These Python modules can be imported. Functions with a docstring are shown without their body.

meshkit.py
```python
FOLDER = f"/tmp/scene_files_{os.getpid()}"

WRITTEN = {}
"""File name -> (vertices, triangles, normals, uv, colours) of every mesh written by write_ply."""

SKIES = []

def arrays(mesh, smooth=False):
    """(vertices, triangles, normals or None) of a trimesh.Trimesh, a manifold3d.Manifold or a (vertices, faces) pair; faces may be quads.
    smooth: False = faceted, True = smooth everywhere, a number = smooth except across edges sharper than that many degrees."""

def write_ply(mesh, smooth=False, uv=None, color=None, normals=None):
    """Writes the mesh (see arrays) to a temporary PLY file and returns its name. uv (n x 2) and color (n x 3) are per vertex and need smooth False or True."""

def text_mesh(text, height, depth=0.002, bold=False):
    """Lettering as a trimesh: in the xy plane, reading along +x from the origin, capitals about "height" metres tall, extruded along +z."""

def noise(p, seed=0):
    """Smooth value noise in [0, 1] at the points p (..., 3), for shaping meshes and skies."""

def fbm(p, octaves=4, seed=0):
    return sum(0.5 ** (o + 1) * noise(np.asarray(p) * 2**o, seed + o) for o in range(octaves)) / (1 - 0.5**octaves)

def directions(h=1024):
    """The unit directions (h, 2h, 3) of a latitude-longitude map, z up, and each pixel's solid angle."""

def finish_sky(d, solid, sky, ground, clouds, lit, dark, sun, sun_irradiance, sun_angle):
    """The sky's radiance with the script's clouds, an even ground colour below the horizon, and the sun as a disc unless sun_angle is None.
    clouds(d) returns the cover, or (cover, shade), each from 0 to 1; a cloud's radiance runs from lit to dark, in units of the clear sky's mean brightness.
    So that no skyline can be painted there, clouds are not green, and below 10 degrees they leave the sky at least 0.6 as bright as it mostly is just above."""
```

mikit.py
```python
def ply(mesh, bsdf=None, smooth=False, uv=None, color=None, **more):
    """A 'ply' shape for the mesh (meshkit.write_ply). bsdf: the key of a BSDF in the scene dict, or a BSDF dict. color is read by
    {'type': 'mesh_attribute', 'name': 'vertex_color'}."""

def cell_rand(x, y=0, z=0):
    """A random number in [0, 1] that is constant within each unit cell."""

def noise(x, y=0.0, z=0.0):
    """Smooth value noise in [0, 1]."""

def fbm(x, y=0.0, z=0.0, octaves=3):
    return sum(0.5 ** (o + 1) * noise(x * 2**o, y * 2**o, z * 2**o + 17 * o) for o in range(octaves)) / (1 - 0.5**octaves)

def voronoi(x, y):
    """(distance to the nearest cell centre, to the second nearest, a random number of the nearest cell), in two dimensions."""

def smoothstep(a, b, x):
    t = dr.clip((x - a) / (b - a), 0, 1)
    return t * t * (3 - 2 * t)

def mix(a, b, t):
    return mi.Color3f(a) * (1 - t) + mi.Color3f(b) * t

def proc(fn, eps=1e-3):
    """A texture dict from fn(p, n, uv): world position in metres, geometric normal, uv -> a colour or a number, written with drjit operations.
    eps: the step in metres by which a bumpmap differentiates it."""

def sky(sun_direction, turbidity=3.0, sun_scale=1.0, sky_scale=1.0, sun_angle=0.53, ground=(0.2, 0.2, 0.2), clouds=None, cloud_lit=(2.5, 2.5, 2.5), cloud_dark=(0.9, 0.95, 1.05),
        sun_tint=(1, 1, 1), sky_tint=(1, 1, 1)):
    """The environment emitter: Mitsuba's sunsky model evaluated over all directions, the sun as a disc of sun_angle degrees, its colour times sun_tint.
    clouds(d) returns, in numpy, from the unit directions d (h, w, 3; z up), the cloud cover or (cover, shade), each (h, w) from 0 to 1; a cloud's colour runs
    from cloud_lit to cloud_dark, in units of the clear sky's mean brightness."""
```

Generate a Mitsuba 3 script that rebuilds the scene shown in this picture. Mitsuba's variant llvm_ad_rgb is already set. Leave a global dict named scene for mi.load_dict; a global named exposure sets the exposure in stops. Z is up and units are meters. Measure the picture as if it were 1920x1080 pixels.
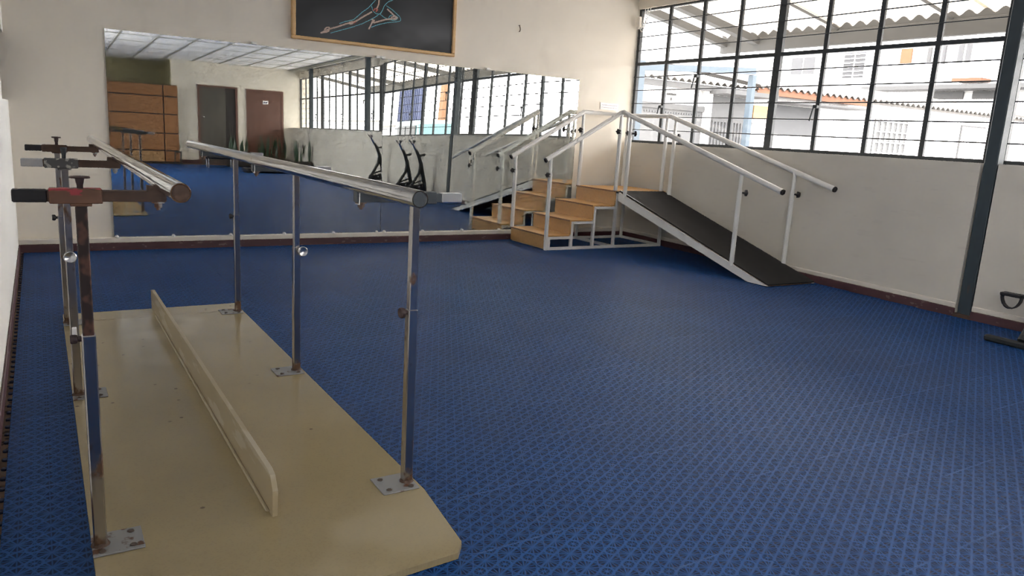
import math, random
import numpy as np
import trimesh
import drjit as dr
import mitsuba as mi
import mikit, meshkit
from mikit import proc, noise, fbm, voronoi, cell_rand, smoothstep, mix
from shapely.geometry import Polygon
T = mi.ScalarTransform4f
S = 0.75          # every number below is in units of 0.75 m; meshes are scaled to metres as they are written
rng = random.Random(7)
scene, labels = {}, {}

# ------------------------------------------------------------------ camera, sky, exposure
RIGHT, DOWN, FWD = (np.array(v) for v in ([0.84926, -0.524884, 0.057049], [-0.057869, -0.19994, -0.978098], [0.524794, 0.827358, -0.200176]))
EYE = np.array([0, 0, 1.5])
cam = np.eye(4)
cam[:3, 0], cam[:3, 1], cam[:3, 2], cam[:3, 3] = -RIGHT, -DOWN, FWD, EYE * S
scene['camera'] = {'type': 'perspective', 'fov': 68.60062, 'fov_axis': 'x', 'near_clip': 0.02, 'far_clip': 500.0, 'to_world': T(cam.tolist())}


def overcast(d):
    return np.ones(d.shape[:2]), 0.35 * meshkit.fbm(d * np.array([2.0, 2.0, 3.0]), 3, 3)


scene['sky'] = mikit.sky((0.5, 0.3, 0.8), turbidity=5.0, sun_scale=0.0, ground=(0.3, 0.3, 0.3), clouds=overcast, cloud_lit=(2.7, 2.6, 2.5), cloud_dark=(2.0, 1.97, 1.95))
exposure = 5.38

# ------------------------------------------------------------------ materials


def col(fn, rough=0.5, spec=0.5, bump=None, bscale=1.0, eps=1e-3, **more):
    base = proc(fn) if callable(fn) else {'type': 'rgb', 'value': list(fn)}
    b = {'type': 'principled', 'base_color': base, 'roughness': rough, 'specular': spec, **more}
    if bump is not None:
        b = {'type': 'bumpmap', 'tex': proc(bump, eps), 'scale': bscale, 'bsdf': b}
    return {'type': 'twosided', 'bsdf': b}


def mottled(c, amount=0.12, f=3.0):
    def fn(p, n, uv):
        v = 1 - amount + 2 * amount * fbm(p.x * f, p.y * f, p.z * f, 4)
        return mi.Color3f(*c) * v
    return fn


def stucco(p, n, uv):
    return fbm(p.x * 60, p.y * 60, p.z * 60, 3) + 0.8 * fbm(p.x * 6, p.y * 6, p.z * 6, 2)


def back_wall_color(p, n, uv):
    c = mi.Color3f(0.75, 0.70, 0.61) * (0.95 + 0.1 * fbm(p.x * 1.5, p.y * 1.5, p.z * 1.5, 4))
    return c * (1 - 0.03 * smoothstep(0.62, 0.8, fbm(p.x * 9, p.y * 9 + 3, p.z * 3, 3)))


def low_wall_color(p, n, uv):
    c = mi.Color3f(0.575, 0.545, 0.485) * (0.92 + 0.16 * fbm(p.x * 2.1, p.y * 2.1, p.z * 2.1, 4))
    scuff = smoothstep(0.66, 0.8, fbm(p.x * 7 + 9, p.y * 7, p.z * 20, 3))
    return c * (1 - 0.05 * scuff)


M = {
    'wall_paint': col(back_wall_color, 0.75, 0.3, stucco, 0.0012),
    'low_wall': col(low_wall_color, 0.7, 0.3, stucco, 0.002),
    'white_wall': col(mottled((0.68, 0.675, 0.65), 0.06, 2), 0.7, 0.3, stucco, 0.001),
    'olive_wall': col(mottled((0.40, 0.37, 0.23), 0.1, 2), 0.8, 0.3),
    'ledge': col(mottled((0.66, 0.62, 0.55), 0.12, 8), 0.6, 0.4),
    'ceiling_tile': col(lambda p, n, uv: mi.Color3f(0.82, 0.815, 0.82) * (0.9 + 0.2 * noise(p.x * 90, p.y * 90, 1.0)), 0.9, 0.1),
    'ceiling_grid': col((0.30, 0.30, 0.25), 0.5),
    'dark_steel': col(mottled((0.032, 0.040, 0.046), 0.25, 9), 0.45, 0.5),
    'teal_steel': col(lambda p, n, uv: mix(mi.Color3f(0.030, 0.045, 0.055), mi.Color3f(0.07, 0.045, 0.03), smoothstep(0.66, 0.78, fbm(p.x * 30, p.y * 30, p.z * 9, 3)) * smoothstep(0.5, 0.05, p.z)), 0.5, 0.5),
    'glass': {'type': 'mask', 'opacity': 0.08, 'bsdf': {'type': 'twosided', 'bsdf': {'type': 'conductor', 'material': 'none'}}},
    'mirror': {'type': 'conductor', 'material': 'none', 'specular_reflectance': {'type': 'rgb', 'value': [0.86, 0.89, 0.87]}},
    'mirror_back': col((0.05, 0.05, 0.05), 0.6),
    'clip': col((0.72, 0.71, 0.68), 0.3, 0.5),
    'pine': col(lambda p, n, uv: mix(mi.Color3f(0.72, 0.48, 0.23), mi.Color3f(0.58, 0.36, 0.16), fbm(p.x * 12, p.y * 90, p.z * 60, 3)), 0.45),
    'white_paint': col(mottled((0.70, 0.70, 0.675), 0.04, 12), 0.35, 0.5),
    'rubber': col(mottled((0.016, 0.016, 0.017), 0.2, 20), 0.75, 0.3, lambda p, n, uv: noise(p.x * 220, p.y * 220, p.z * 220), 0.0006),
    'black_plastic': col((0.014, 0.014, 0.016), 0.35, 0.5),
    'black_metal': col((0.018, 0.021, 0.021), 0.4, 0.5),
    'silver': col((0.62, 0.63, 0.64), 0.25, 0.5, metallic=1.0),
    'rust': col(lambda p, n, uv: mix(mi.Color3f(0.105, 0.058, 0.036), mi.Color3f(0.045, 0.030, 0.025), fbm(p.x * 40, p.y * 40, p.z * 40, 4)), 0.55, 0.5, metallic=0.25),
    'rust_dark': col((0.05, 0.032, 0.032), 0.5, 0.5, metallic=0.2),
    'rust_black': col(lambda p, n, uv: mix(mi.Color3f(0.035, 0.024, 0.022), mi.Color3f(0.11, 0.055, 0.04), smoothstep(0.5, 0.65, fbm(p.x * 40, p.y * 40, p.z * 25, 3))), 0.4, 0.5, metallic=0.3),
    'dark_sleeve': col(lambda p, n, uv: mix(mi.Color3f(0.10, 0.10, 0.10), mi.Color3f(0.40, 0.39, 0.35), smoothstep(0.52, 0.62, fbm(p.x * 70, p.y * 70, p.z * 70, 3))), 0.5, 0.5, metallic=0.3),
    'red_sleeve': col(lambda p, n, uv: mix(mi.Color3f(0.15, 0.075, 0.045), mi.Color3f(0.38, 0.05, 0.06), smoothstep(0.5, 0.6, fbm(p.x * 45, p.y * 45, p.z * 90, 3)) * smoothstep(0.926, 0.932, p.z)), 0.5, 0.5),
    'light_cap': col(mottled((0.42, 0.42, 0.42), 0.2, 40), 0.5),
    'plate': col(lambda p, n, uv: mix(mi.Color3f(0.27, 0.275, 0.27), mi.Color3f(0.12, 0.06, 0.035), smoothstep(0.56, 0.68, fbm(p.x * 30, p.y * 30, p.z * 30, 4))), 0.5, 0.5, metallic=0.4),
    'screw': col((0.055, 0.04, 0.03), 0.6),
    'paper': col((0.80, 0.80, 0.80), 0.7, 0.3),
    'ink': col((0.10, 0.08, 0.14), 0.7, 0.3),
    'faint_ink': col((0.42, 0.38, 0.45), 0.7, 0.3),
    'chalk_cyan': col(mottled((0.16, 0.42, 0.48), 0.3, 60), 0.9, 0.1),
    'chalk_bone': col(mottled((0.55, 0.42, 0.36), 0.35, 60), 0.9, 0.1),
    'chalk_red': col((0.45, 0.14, 0.12), 0.9, 0.1),
    'door_brown': col(lambda p, n, uv: mix(mi.Color3f(0.145, 0.062, 0.042), mi.Color3f(0.10, 0.045, 0.03), fbm(p.x * 30, p.y * 30, p.z * 2.5, 3)), 0.4, 0.5),
    'door_grey': col(mottled((0.075, 0.068, 0.055), 0.15, 4), 0.5, 0.5),
    'door_dark': col((0.022, 0.017, 0.014), 0.5, 0.5),
    'panel_wood': col(lambda p, n, uv: mix(mi.Color3f(0.28, 0.125, 0.042), mi.Color3f(0.20, 0.085, 0.03), fbm(p.x * 5, p.y * 5, p.z * 30, 4)), 0.45, 0.5),
    'panel_light': col(lambda p, n, uv: mix(mi.Color3f(0.36, 0.21, 0.09), mi.Color3f(0.28, 0.15, 0.06), fbm(p.x * 4, p.y * 4, p.z * 30, 3)), 0.5, 0.5),
    'leaf': col(mottled((0.032, 0.062, 0.034), 0.4, 25), 0.4, 0.5),
    'pot': col((0.03, 0.024, 0.02), 0.6),
    'soil': col((0.04, 0.03, 0.02), 0.9, 0.1),
    'concrete': col(mottled((0.34, 0.335, 0.33), 0.15, 0.5), 0.9, 0.2),
    'house_white': col(mottled((0.62, 0.62, 0.62), 0.05, 0.6), 0.9, 0.2),
    'house_trim': col(mottled((0.085, 0.086, 0.088), 0.08, 1), 0.8, 0.2),
    'house_dark': col((0.08, 0.082, 0.087), 0.7, 0.3),
    'roof_sheet': col(mottled((0.11, 0.105, 0.10), 0.15, 3), 0.8, 0.2),
    'terracotta': col(mottled((0.15, 0.075, 0.048), 0.15, 2), 0.8, 0.2),
    'gate_grey': col(mottled((0.095, 0.097, 0.10), 0.06, 1.2), 0.6, 0.3),
    'pale_blue': col((0.058, 0.078, 0.098), 0.6, 0.3),
    'blue_sheet': col(mottled((0.03, 0.037, 0.075), 0.08, 1), 0.6, 0.3),
    'orange': col(mottled((0.15, 0.08, 0.045), 0.1, 1), 0.8, 0.2),
    'teal_car': col((0.03, 0.09, 0.10), 0.25, 0.5),
    'canopy_beam': col(mottled((0.085, 0.087, 0.087), 0.12, 3), 0.7, 0.3),
}
# translucent fibre sheets of the canopy roof
M['canopy_sheet'] = {'type': 'principledthin', 'base_color': {'type': 'rgb', 'value': [0.42, 0.375, 0.322]}, 'roughness': 0.8, 'diff_trans': 1.3}


def rusty(base, rust, lo, hi, f, seed=0.0):
    def w(p, n, uv):
        return smoothstep(lo, hi, fbm(p.x * f + seed, p.y * f, p.z * f * 0.6, 4) + 0.25 * smoothstep(0.10, 0.02, p.z))
    return {'type': 'twosided', 'bsdf': {'type': 'blendbsdf', 'weight': proc(w), 'a': base, 'b': rust}}


chrome = {'type': 'principled', 'base_color': {'type': 'rgb', 'value': [0.46, 0.44, 0.42]}, 'metallic': 1.0, 'roughness': 0.18, 'specular': 0.5}
bright = {**chrome, 'base_color': {'type': 'rgb', 'value': [0.62, 0.615, 0.605]}, 'roughness': 0.045}
rust = {'type': 'principled', 'base_color': {'type': 'rgb', 'value': [0.10, 0.055, 0.03]}, 'roughness': 0.6, 'metallic': 0.2}
M['chrome_post'] = rusty(chrome, rust, 0.60, 0.75, 22)
M['chrome_rusty'] = rusty(chrome, rust, 0.42, 0.56, 16, 5.0)
M['chrome_bar'] = rusty(bright, rust, 0.70, 0.82, 30, 2.0)
M['bar_end'] = M['rust']

CELL, TILE, TX, TY = 0.10125 * S, 0.405 * S, -0.1936 * S, 1.3225 * S


def lattice(x, y):
    """0 in the holes .. 1 on the ribs of the star lattice; x, y in cells, stars at the cell centres"""
    def line(v, w, half):
        d = dr.abs(v - dr.floor(v + 0.5)) / w
        return smoothstep(half + 0.03, half - 0.03, d)
    a = x - 0.5
    b = y - 0.5
    r5 = 2.23607
    k = dr.maximum(line(2 * b - a, r5, 0.048), line(2 * b + a, r5, 0.030))
    k = dr.maximum(k, dr.maximum(line(2 * a - b, r5, 0.028), line(2 * a + b, r5, 0.028)))
    k = dr.maximum(k, dr.maximum(line(a + b, 1.41421, 0.018), line(a - b, 1.41421, 0.018)))
    k = dr.maximum(k, dr.maximum(line(2 * a, 2.0, 0.016), line(2 * b, 2.0, 0.016)))
    u, v = a - dr.floor(a + 0.5), b - dr.floor(b + 0.5)
    k = dr.maximum(k, smoothstep(0.10, 0.05, dr.sqrt(u * u + v * v)))
    u, v = 0.5 - dr.abs(u), 0.5 - dr.abs(v)
    q = dr.sqrt(u * u + v * v)
    return dr.maximum(k, dr.maximum(smoothstep(0.10, 0.05, q), smoothstep(0.045, 0.02, dr.abs(q - 0.27))))


def mat_height(p, n, uv):
    return lattice((p.x - TX) / CELL, (p.y - TY) / CELL)


def mat_color(p, n, uv):
    k = mat_height(p, n, uv)
    wear = 0.85 + 0.3 * fbm(p.x * 1.3, p.y * 1.3, 4.0, 4)
    t = cell_rand(dr.floor((p.x - TX) / TILE), dr.floor((p.y - TY) / TILE), 5.0)
    rib = mi.Color3f(0.016, 0.073, 0.225) * (wear * (0.93 + 0.14 * t))
    scratch = smoothstep(0.80, 0.86, fbm(p.x * 5, p.y * 40, 2.0, 3)) * 0.15
    seam = smoothstep(0.013, 0.006, dr.abs((p.y - TY) / TILE - dr.floor((p.y - TY) / TILE + 0.5))) * smoothstep(0.35, 0.6, noise(p.x * 6, dr.floor((p.y - TY) / TILE + 0.5) * 3.7, 1.0))
    rib = mix(rib, mi.Color3f(0.05, 0.11, 0.26), 0.7 * seam)
    k = dr.maximum(k, seam)
    return mix(mi.Color3f(0.0025, 0.012, 0.052), mix(rib, mi.Color3f(0.10, 0.13, 0.18), scratch), k)


M['mat'] = col(mat_color, 0.47, 0.11, mat_height, 0.0012, 4e-4)
M['mat_edge'] = col((0.012, 0.02, 0.05), 0.6)


def strip_floor(p, n, uv):
    spots = smoothstep(0.30, 0.22, voronoi(p.x * 28, p.y * 28)[0]) * smoothstep(0.5, 0.6, noise(p.x * 12, p.y * 12, 0.0))
    return mix(mi.Color3f(0.17, 0.115, 0.08) * (0.7 + 0.6 * fbm(p.x * 9, p.y * 9, 0.0, 3)), mi.Color3f(0.03, 0.02, 0.02), spots)


M['strip_floor'] = col(strip_floor, 0.7, 0.3)


def skirting(p, n, uv):
    chip = smoothstep(0.70, 0.76, fbm(p.x * 25, p.y * 25, p.z * 40, 3))
    return mix(mi.Color3f(0.070, 0.030, 0.034) * (0.7 + 0.6 * fbm(p.x * 8, p.y * 8, p.z * 8, 3)), mi.Color3f(0.20, 0.16, 0.13), chip * 0.6)


M['skirting'] = col(skirting, 0.5, 0.5)


def board_color(p, n, uv):
    c = mix(mi.Color3f(0.31, 0.253, 0.14), mi.Color3f(0.25, 0.20, 0.104), fbm(p.x * 3, p.y * 3, 0.0, 4))
    speck = smoothstep(0.62, 0.75, noise(p.x * 260, p.y * 260, 3.0))
    c = c * (1 - 0.05 * speck)
    pits = smoothstep(0.06, 0.03, voronoi(p.x * 7 + 3, p.y * 7)[0]) * smoothstep(0.6, 0.7, noise(p.x * 5, p.y * 5, 8.0))
    scuff = smoothstep(0.76, 0.82, fbm(p.x * 30, p.y * 6, 1.0, 3))
    pale = smoothstep(0.62, 0.80, fbm(p.x * 2.2 + 4, p.y * 2.2, 6.0, 3))
    c = mix(c, mi.Color3f(0.42, 0.37, 0.26), 0.35 * pale)
    return mix(c, mi.Color3f(0.10, 0.065, 0.04), dr.maximum(0.8 * pits, 0.0 * scuff))


M['board'] = col(board_color, 0.15, 0.62)


def divider_color(p, n, uv):
    c = mi.Color3f(0.34, 0.285, 0.18) * (0.9 + 0.2 * fbm(p.x * 4, p.y * 4, p.z * 4, 3))
    wear = smoothstep(0.56, 0.7, fbm(p.x * 20, p.y * 5, p.z * 20, 4))
    return mix(c, mi.Color3f(0.45, 0.41, 0.32), wear * 0.6)


M['divider'] = col(divider_color, 0.4, 0.5)


def ply_color(p, n, uv):
    g = fbm(p.x * 3, p.y * 45, p.z * 45, 4)
    return mix(mi.Color3f(0.56, 0.315, 0.115), mi.Color3f(0.46, 0.245, 0.085), g)


M['birch'] = col(ply_color, 0.35, 0.5, clearcoat=0.3)
M['ply_edge'] = col((0.24, 0.12, 0.055), 0.5)


def slate(p, n, uv):
    s1 = smoothstep(0.45, 0.8, fbm(p.x * 1.6 + 2, p.y, p.z * 2.4, 4))
    right = smoothstep(2.2, 3.4, p.x) * smoothstep(2.25, 1.85, p.z)
    left = smoothstep(0.30, 0.0, dr.abs(p.z - 1.97 - 0.25 * (p.x - 2.35))) * smoothstep(2.0, 2.25, p.x) * smoothstep(2.9, 2.5, p.x)
    k = dr.minimum(1.0, 0.25 * s1 + 0.8 * s1 * right + 0.35 * left)
    return mix(mi.Color3f(0.022, 0.025, 0.028), mi.Color3f(0.115, 0.12, 0.13), k)


M['slate'] = col(slate, 0.55, 0.4)
for k, v in M.items():
    scene['m_' + k] = v

# ------------------------------------------------------------------ mesh helpers (units of 0.75 m)
cat = trimesh.util.concatenate


def box(x0, x1, y0, y1, z0, z1, c=0.0):
    if c <= 0:
        m = trimesh.creation.box(extents=(x1 - x0, y1 - y0, z1 - z0))
        m.apply_translation(((x0 + x1) / 2, (y0 + y1) / 2, (z0 + z1) / 2))
        return m
    h = np.array([x1 - x0, y1 - y0, z1 - z0]) / 2
    c = min(c, h.min() * 0.8)
    pts = [s * (h - np.array([0 if k == j else c for k in range(3)])) for j in range(3) for s in (np.array([a, b, d]) for a in (-1, 1) for b in (-1, 1) for d in (-1, 1))]
    m = trimesh.convex.convex_hull(np.array(pts))
    m.apply_translation(((x0 + x1) / 2, (y0 + y1) / 2, (z0 + z1) / 2))
    return m


def frame_of(t):
    t = t / np.linalg.norm(t)
    a = np.cross(t, [0, 0, 1.0] if abs(t[2]) < 0.95 else [1.0, 0, 0])
    a /= np.linalg.norm(a)
    return t, a, np.cross(t, a)


def beam(p, q, w, h=None, c=0.0, up=(0, 0, 1)):
    """rectangular bar from p to q, w wide across, h high towards 'up'"""
    p, q = np.array(p, float), np.array(q, float)
    h = w if h is None else h
    t = (q - p) / np.linalg.norm(q - p)
    a = np.cross(t, np.array(up, float))
    a = np.cross(t, [1.0, 0, 0]) if np.linalg.norm(a) < 1e-6 else a
    a /= np.linalg.norm(a)
    b = np.cross(a, t)
    m = box(-w / 2, w / 2, -h / 2, h / 2, 0, np.linalg.norm(q - p), c)
    R = np.eye(4)
    R[:3, 0], R[:3, 1], R[:3, 2], R[:3, 3] = a, b, t, p
    if np.linalg.det(R[:3, :3]) < 0:
        R[:3, 0] = -a
    m.apply_transform(R)
    return m


def pipe(pts, r, n=16, caps=True, bore=None):
    """round tube along a polyline, mitred; r a number or one per point"""
    P = np.array(pts, float)
    r = np.broadcast_to(r, (len(P),))
    d = np.diff(P, axis=0)
    d /= np.linalg.norm(d, axis=1, keepdims=True)
    ring, t, a, b = [], *([None] * 3)
    ang = np.arange(n) * 2 * np.pi / n
    t, a, b = frame_of(d[0])
    for i in range(len(P)):
        if i == 0:
            nn, along = d[0], d[0]
        elif i == len(P) - 1:
            nn, along = d[-1], d[-1]
        else:
            along, nn = d[i - 1], d[i - 1] + d[i]
            nn = nn / np.linalg.norm(nn)
        if 0 < i:
            t2, t1 = d[i - 1], d[max(i - 2, 0)]
            v, cs = np.cross(t1, t2), t1 @ t2
            a = a * cs + np.cross(v, a) + v * (v @ a) / (1 + cs)
            a = a - t2 * (a @ t2)
            a /= np.linalg.norm(a)
            b = np.cross(t2, a)
        o = r[i] * (np.cos(ang)[:, None] * a + np.sin(ang)[:, None] * b)
        o = o - along * ((o @ nn) / (along @ nn))[:, None]
        ring.append(P[i] + o)
    V = np.vstack(ring)
    F = []
    for i in range(len(P) - 1):
        for j in range(n):
            k = (j + 1) % n
            F += [[i * n + j, i * n + k, (i + 1) * n + k], [i * n + j, (i + 1) * n + k, (i + 1) * n + j]]
    if caps:
        for e, s in ((0, -1), (len(P) - 1, 1)):
            V = np.vstack([V, P[e]])
            for j in range(n):
                k = (j + 1) % n
                F.append([len(V) - 1, e * n + j, e * n + k] if s > 0 else [len(V) - 1, e * n + k, e * n + j])
    return trimesh.Trimesh(V, F, process=False)


def lathe(prof, p, axis, n=20):
    """profile [(r, h), ...] turned about axis from p"""
    t, a, b = frame_of(np.array(axis, float))
    ang = np.arange(n) * 2 * np.pi / n
    V = np.vstack([np.array(p, float) + h * t + r * (np.cos(ang)[:, None] * a + np.sin(ang)[:, None] * b) for r, h in prof])
    F = []
    for i in range(len(prof) - 1):
        for j in range(n):
            k = (j + 1) % n
            F += [[i * n + j, i * n + k, (i + 1) * n + k], [i * n + j, (i + 1) * n + k, (i + 1) * n + j]]
    return trimesh.Trimesh(V, F, process=False)


def prism(poly, axis, lo, hi):
    """2-D polygon [(u, v)] extruded along axis ('x': u=y v=z, 'y': u=x v=z, 'z': u=x v=y)"""
    m = trimesh.creation.extrude_polygon(Polygon(poly), hi - lo, engine='earcut')
    v = np.array(m.vertices)
    w = v[:, 2] + lo
    out = {'x': np.stack([w, v[:, 0], v[:, 1]], 1), 'y': np.stack([v[:, 0], w, v[:, 1]], 1), 'z': np.stack([v[:, 0], v[:, 1], w], 1)}[axis]
    m = trimesh.Trimesh(out, m.faces, process=False)
    if m.volume < 0:
        m.invert()
    return m


def put(key, mesh, mat, smooth=35, kind=None, label=None, category=None, group=None):
    """one entry of the scene; a key that is taken gets the next number"""
    base, i = key, 0
    while key in scene:
        i += 1
        key = f'{base}_{i:03d}'
    mesh = mesh.copy()
    mesh.apply_scale(S)
    scene[key] = mikit.ply(mesh, 'm_' + mat, smooth)
    info = {k: v for k, v in dict(kind=kind, label=label, category=category, group=group).items() if v}
    if info:
        labels[key] = info
    return key


def thing(name, label, category, group=None):
    key, i = name, 0
    while key in labels or key in scene:
        i += 1
        key = f'{name}_{i:03d}'
    labels[key] = {'label': label, 'category': category, **({'group': group} if group else {})}
    return key


def struct(key, mesh, mat, smooth=35):
    return put(key, mesh, mat, smooth, kind='structure')


def strut(key):
    labels[key] = {'kind': 'structure'}
    return key


# ------------------------------------------------------------------ the room
YW, XW, ZC, YF = 9.32, 7.95, 3.8, -9.53      # mirror wall, window plane, ceiling, far wall


def lowx(y):                                  # inner face of the low wall under the windows
    return 7.322 + 0.0634 * y if y > 3.7 else 7.555


struct('floor', cat([box(-0.6, 8.4, -11.4, 9.6, -0.16, -0.012)]), 'strip_floor', False)
struct('wall_back', box(-0.6, 7.99, YW, YW + 0.25, -0.05, ZC + 0.2), 'wall_paint', False)
struct('trim_1', box(-0.236, 7.9, 9.25, YW, 0.078, 0.136, 0.008), 'ledge', False)
struct('baseboard_back', box(-0.236, 7.89, 9.232, YW, -0.012, 0.08, 0.006), 'skirting', False)
struct('wall_left', cat([box(-0.6, -0.235, -11.0, YW, -0.05, 1.55), box(-0.6, -0.27, 0.6, 8.9, 1.55, ZC), box(-0.6, -0.27, -11.0, -4.8, 1.55, ZC), box(-0.6, -0.27, -4.8, 0.6, 3.45, ZC), box(-0.6, -0.235, 8.9, YW, 2.2, ZC)]), 'white_wall', False)
struct('trim_2', cat([box(-0.60, -0.29, 8.9, 9.31, 1.55, 2.2)]), 'door_dark', False)
struct('baseboard_left', box(-0.236, -0.222, -8.0, 9.24, -0.012, 0.085, 0.004), 'skirting', False)
W1, W0 = (lowx(YW), YW), (lowx(3.78), 3.78)
struct('wall_right', cat([prism([W0, W1, (8.12, YW), (8.12, 3.78)], 'z', -0.05, 1.487), prism([(7.53, YF), (7.555, 3.62), (8.12, 3.62), (8.12, YF)], 'z', -0.05, 1.487),
                          box(7.75, 8.12, 3.60, 3.80, -0.05, 1.487)]), 'low_wall', False)
struct('wall_right_001', cat([box(7.90, 8.12, YF, YW, 3.475, ZC + 0.1)]), 'wall_paint', False)
for k, (a, b) in enumerate([((lowx(9.24), 9.24), W0), ((7.555, 3.62), (7.545, -8.0))]):
    p, q = np.array([*a, 0]), np.array([*b, 0])
    struct('baseboard_right' if k == 0 else 'baseboard_right_001', beam(p + [-0.008, 0, 0.034], q + [-0.008, 0, 0.034], 0.03, 0.092, 0.004), 'skirting', False)
    struct('trim_3' if k == 0 else 'trim_4', beam(p + [-0.004, 0, 0.107], q + [-0.004, 0, 0.107], 0.018, 0.05, 0.006), 'ledge', False)
struct('wall_far', cat([box(3.62, 8.4, YF - 0.25, YF, -0.05, ZC + 0.1)]), 'wall_paint', False)
struct('wall_recess', cat([box(-0.6, 3.62, -11.2, -11.0, -0.05, ZC + 0.1), box(3.60, 3.6195, -11.0, YF, -0.05, ZC)]), 'olive_wall', False)
struct('baseboard_far', box(3.62, 7.53, YF, YF + 0.03, -0.012, 0.12, 0.004), 'skirting', False)

# ceiling: slab, hanging bars and lay-in tiles
ceil = struct('ceiling', box(-0.6, 8.4, -11.4, 9.6, ZC + 0.04, ZC + 0.2), 'wall_paint', False)
gx, gy = np.arange(-0.05, 8.0, 0.87), np.arange(-10.9, 9.4, 1.55)
bars = [box(x - 0.02, x + 0.02, -11.0, YW, ZC - 0.012, ZC + 0.01) for x in gx] + [box(-0.27, XW, y - 0.02, y + 0.02, ZC - 0.012, ZC + 0.01) for y in gy]
put('ceiling__grid', cat(bars), 'ceiling_grid', False)
xs, ys = np.r_[-0.3, gx, 7.93], np.r_[-11.0, gy, YW]
for i in range(len(xs) - 1):
    for j in range(len(ys) - 1):
        if xs[i + 1] - xs[i] > 0.06 and ys[j + 1] - ys[j] > 0.06:
            put('ceiling__tile', box(xs[i] + 0.012, xs[i + 1] - 0.012, ys[j] + 0.012, ys[j + 1] - 0.012, ZC + 0.0 + 0.004 * rng.random(), ZC + 0.03), 'ceiling_tile', False)
put('ceiling__beam', box(7.55, 7.62, YF, YW, ZC - 0.10, ZC - 0.013), 'ceiling_grid', False)

# ------------------------------------------------------------------ windows: seven four-bay steel frames
Y0, PITCH, ZS, ZR, ZT = 9.31, 0.673, 1.487, 2.67, 3.48


def wy(i):
    return Y0 - PITCH * i


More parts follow.
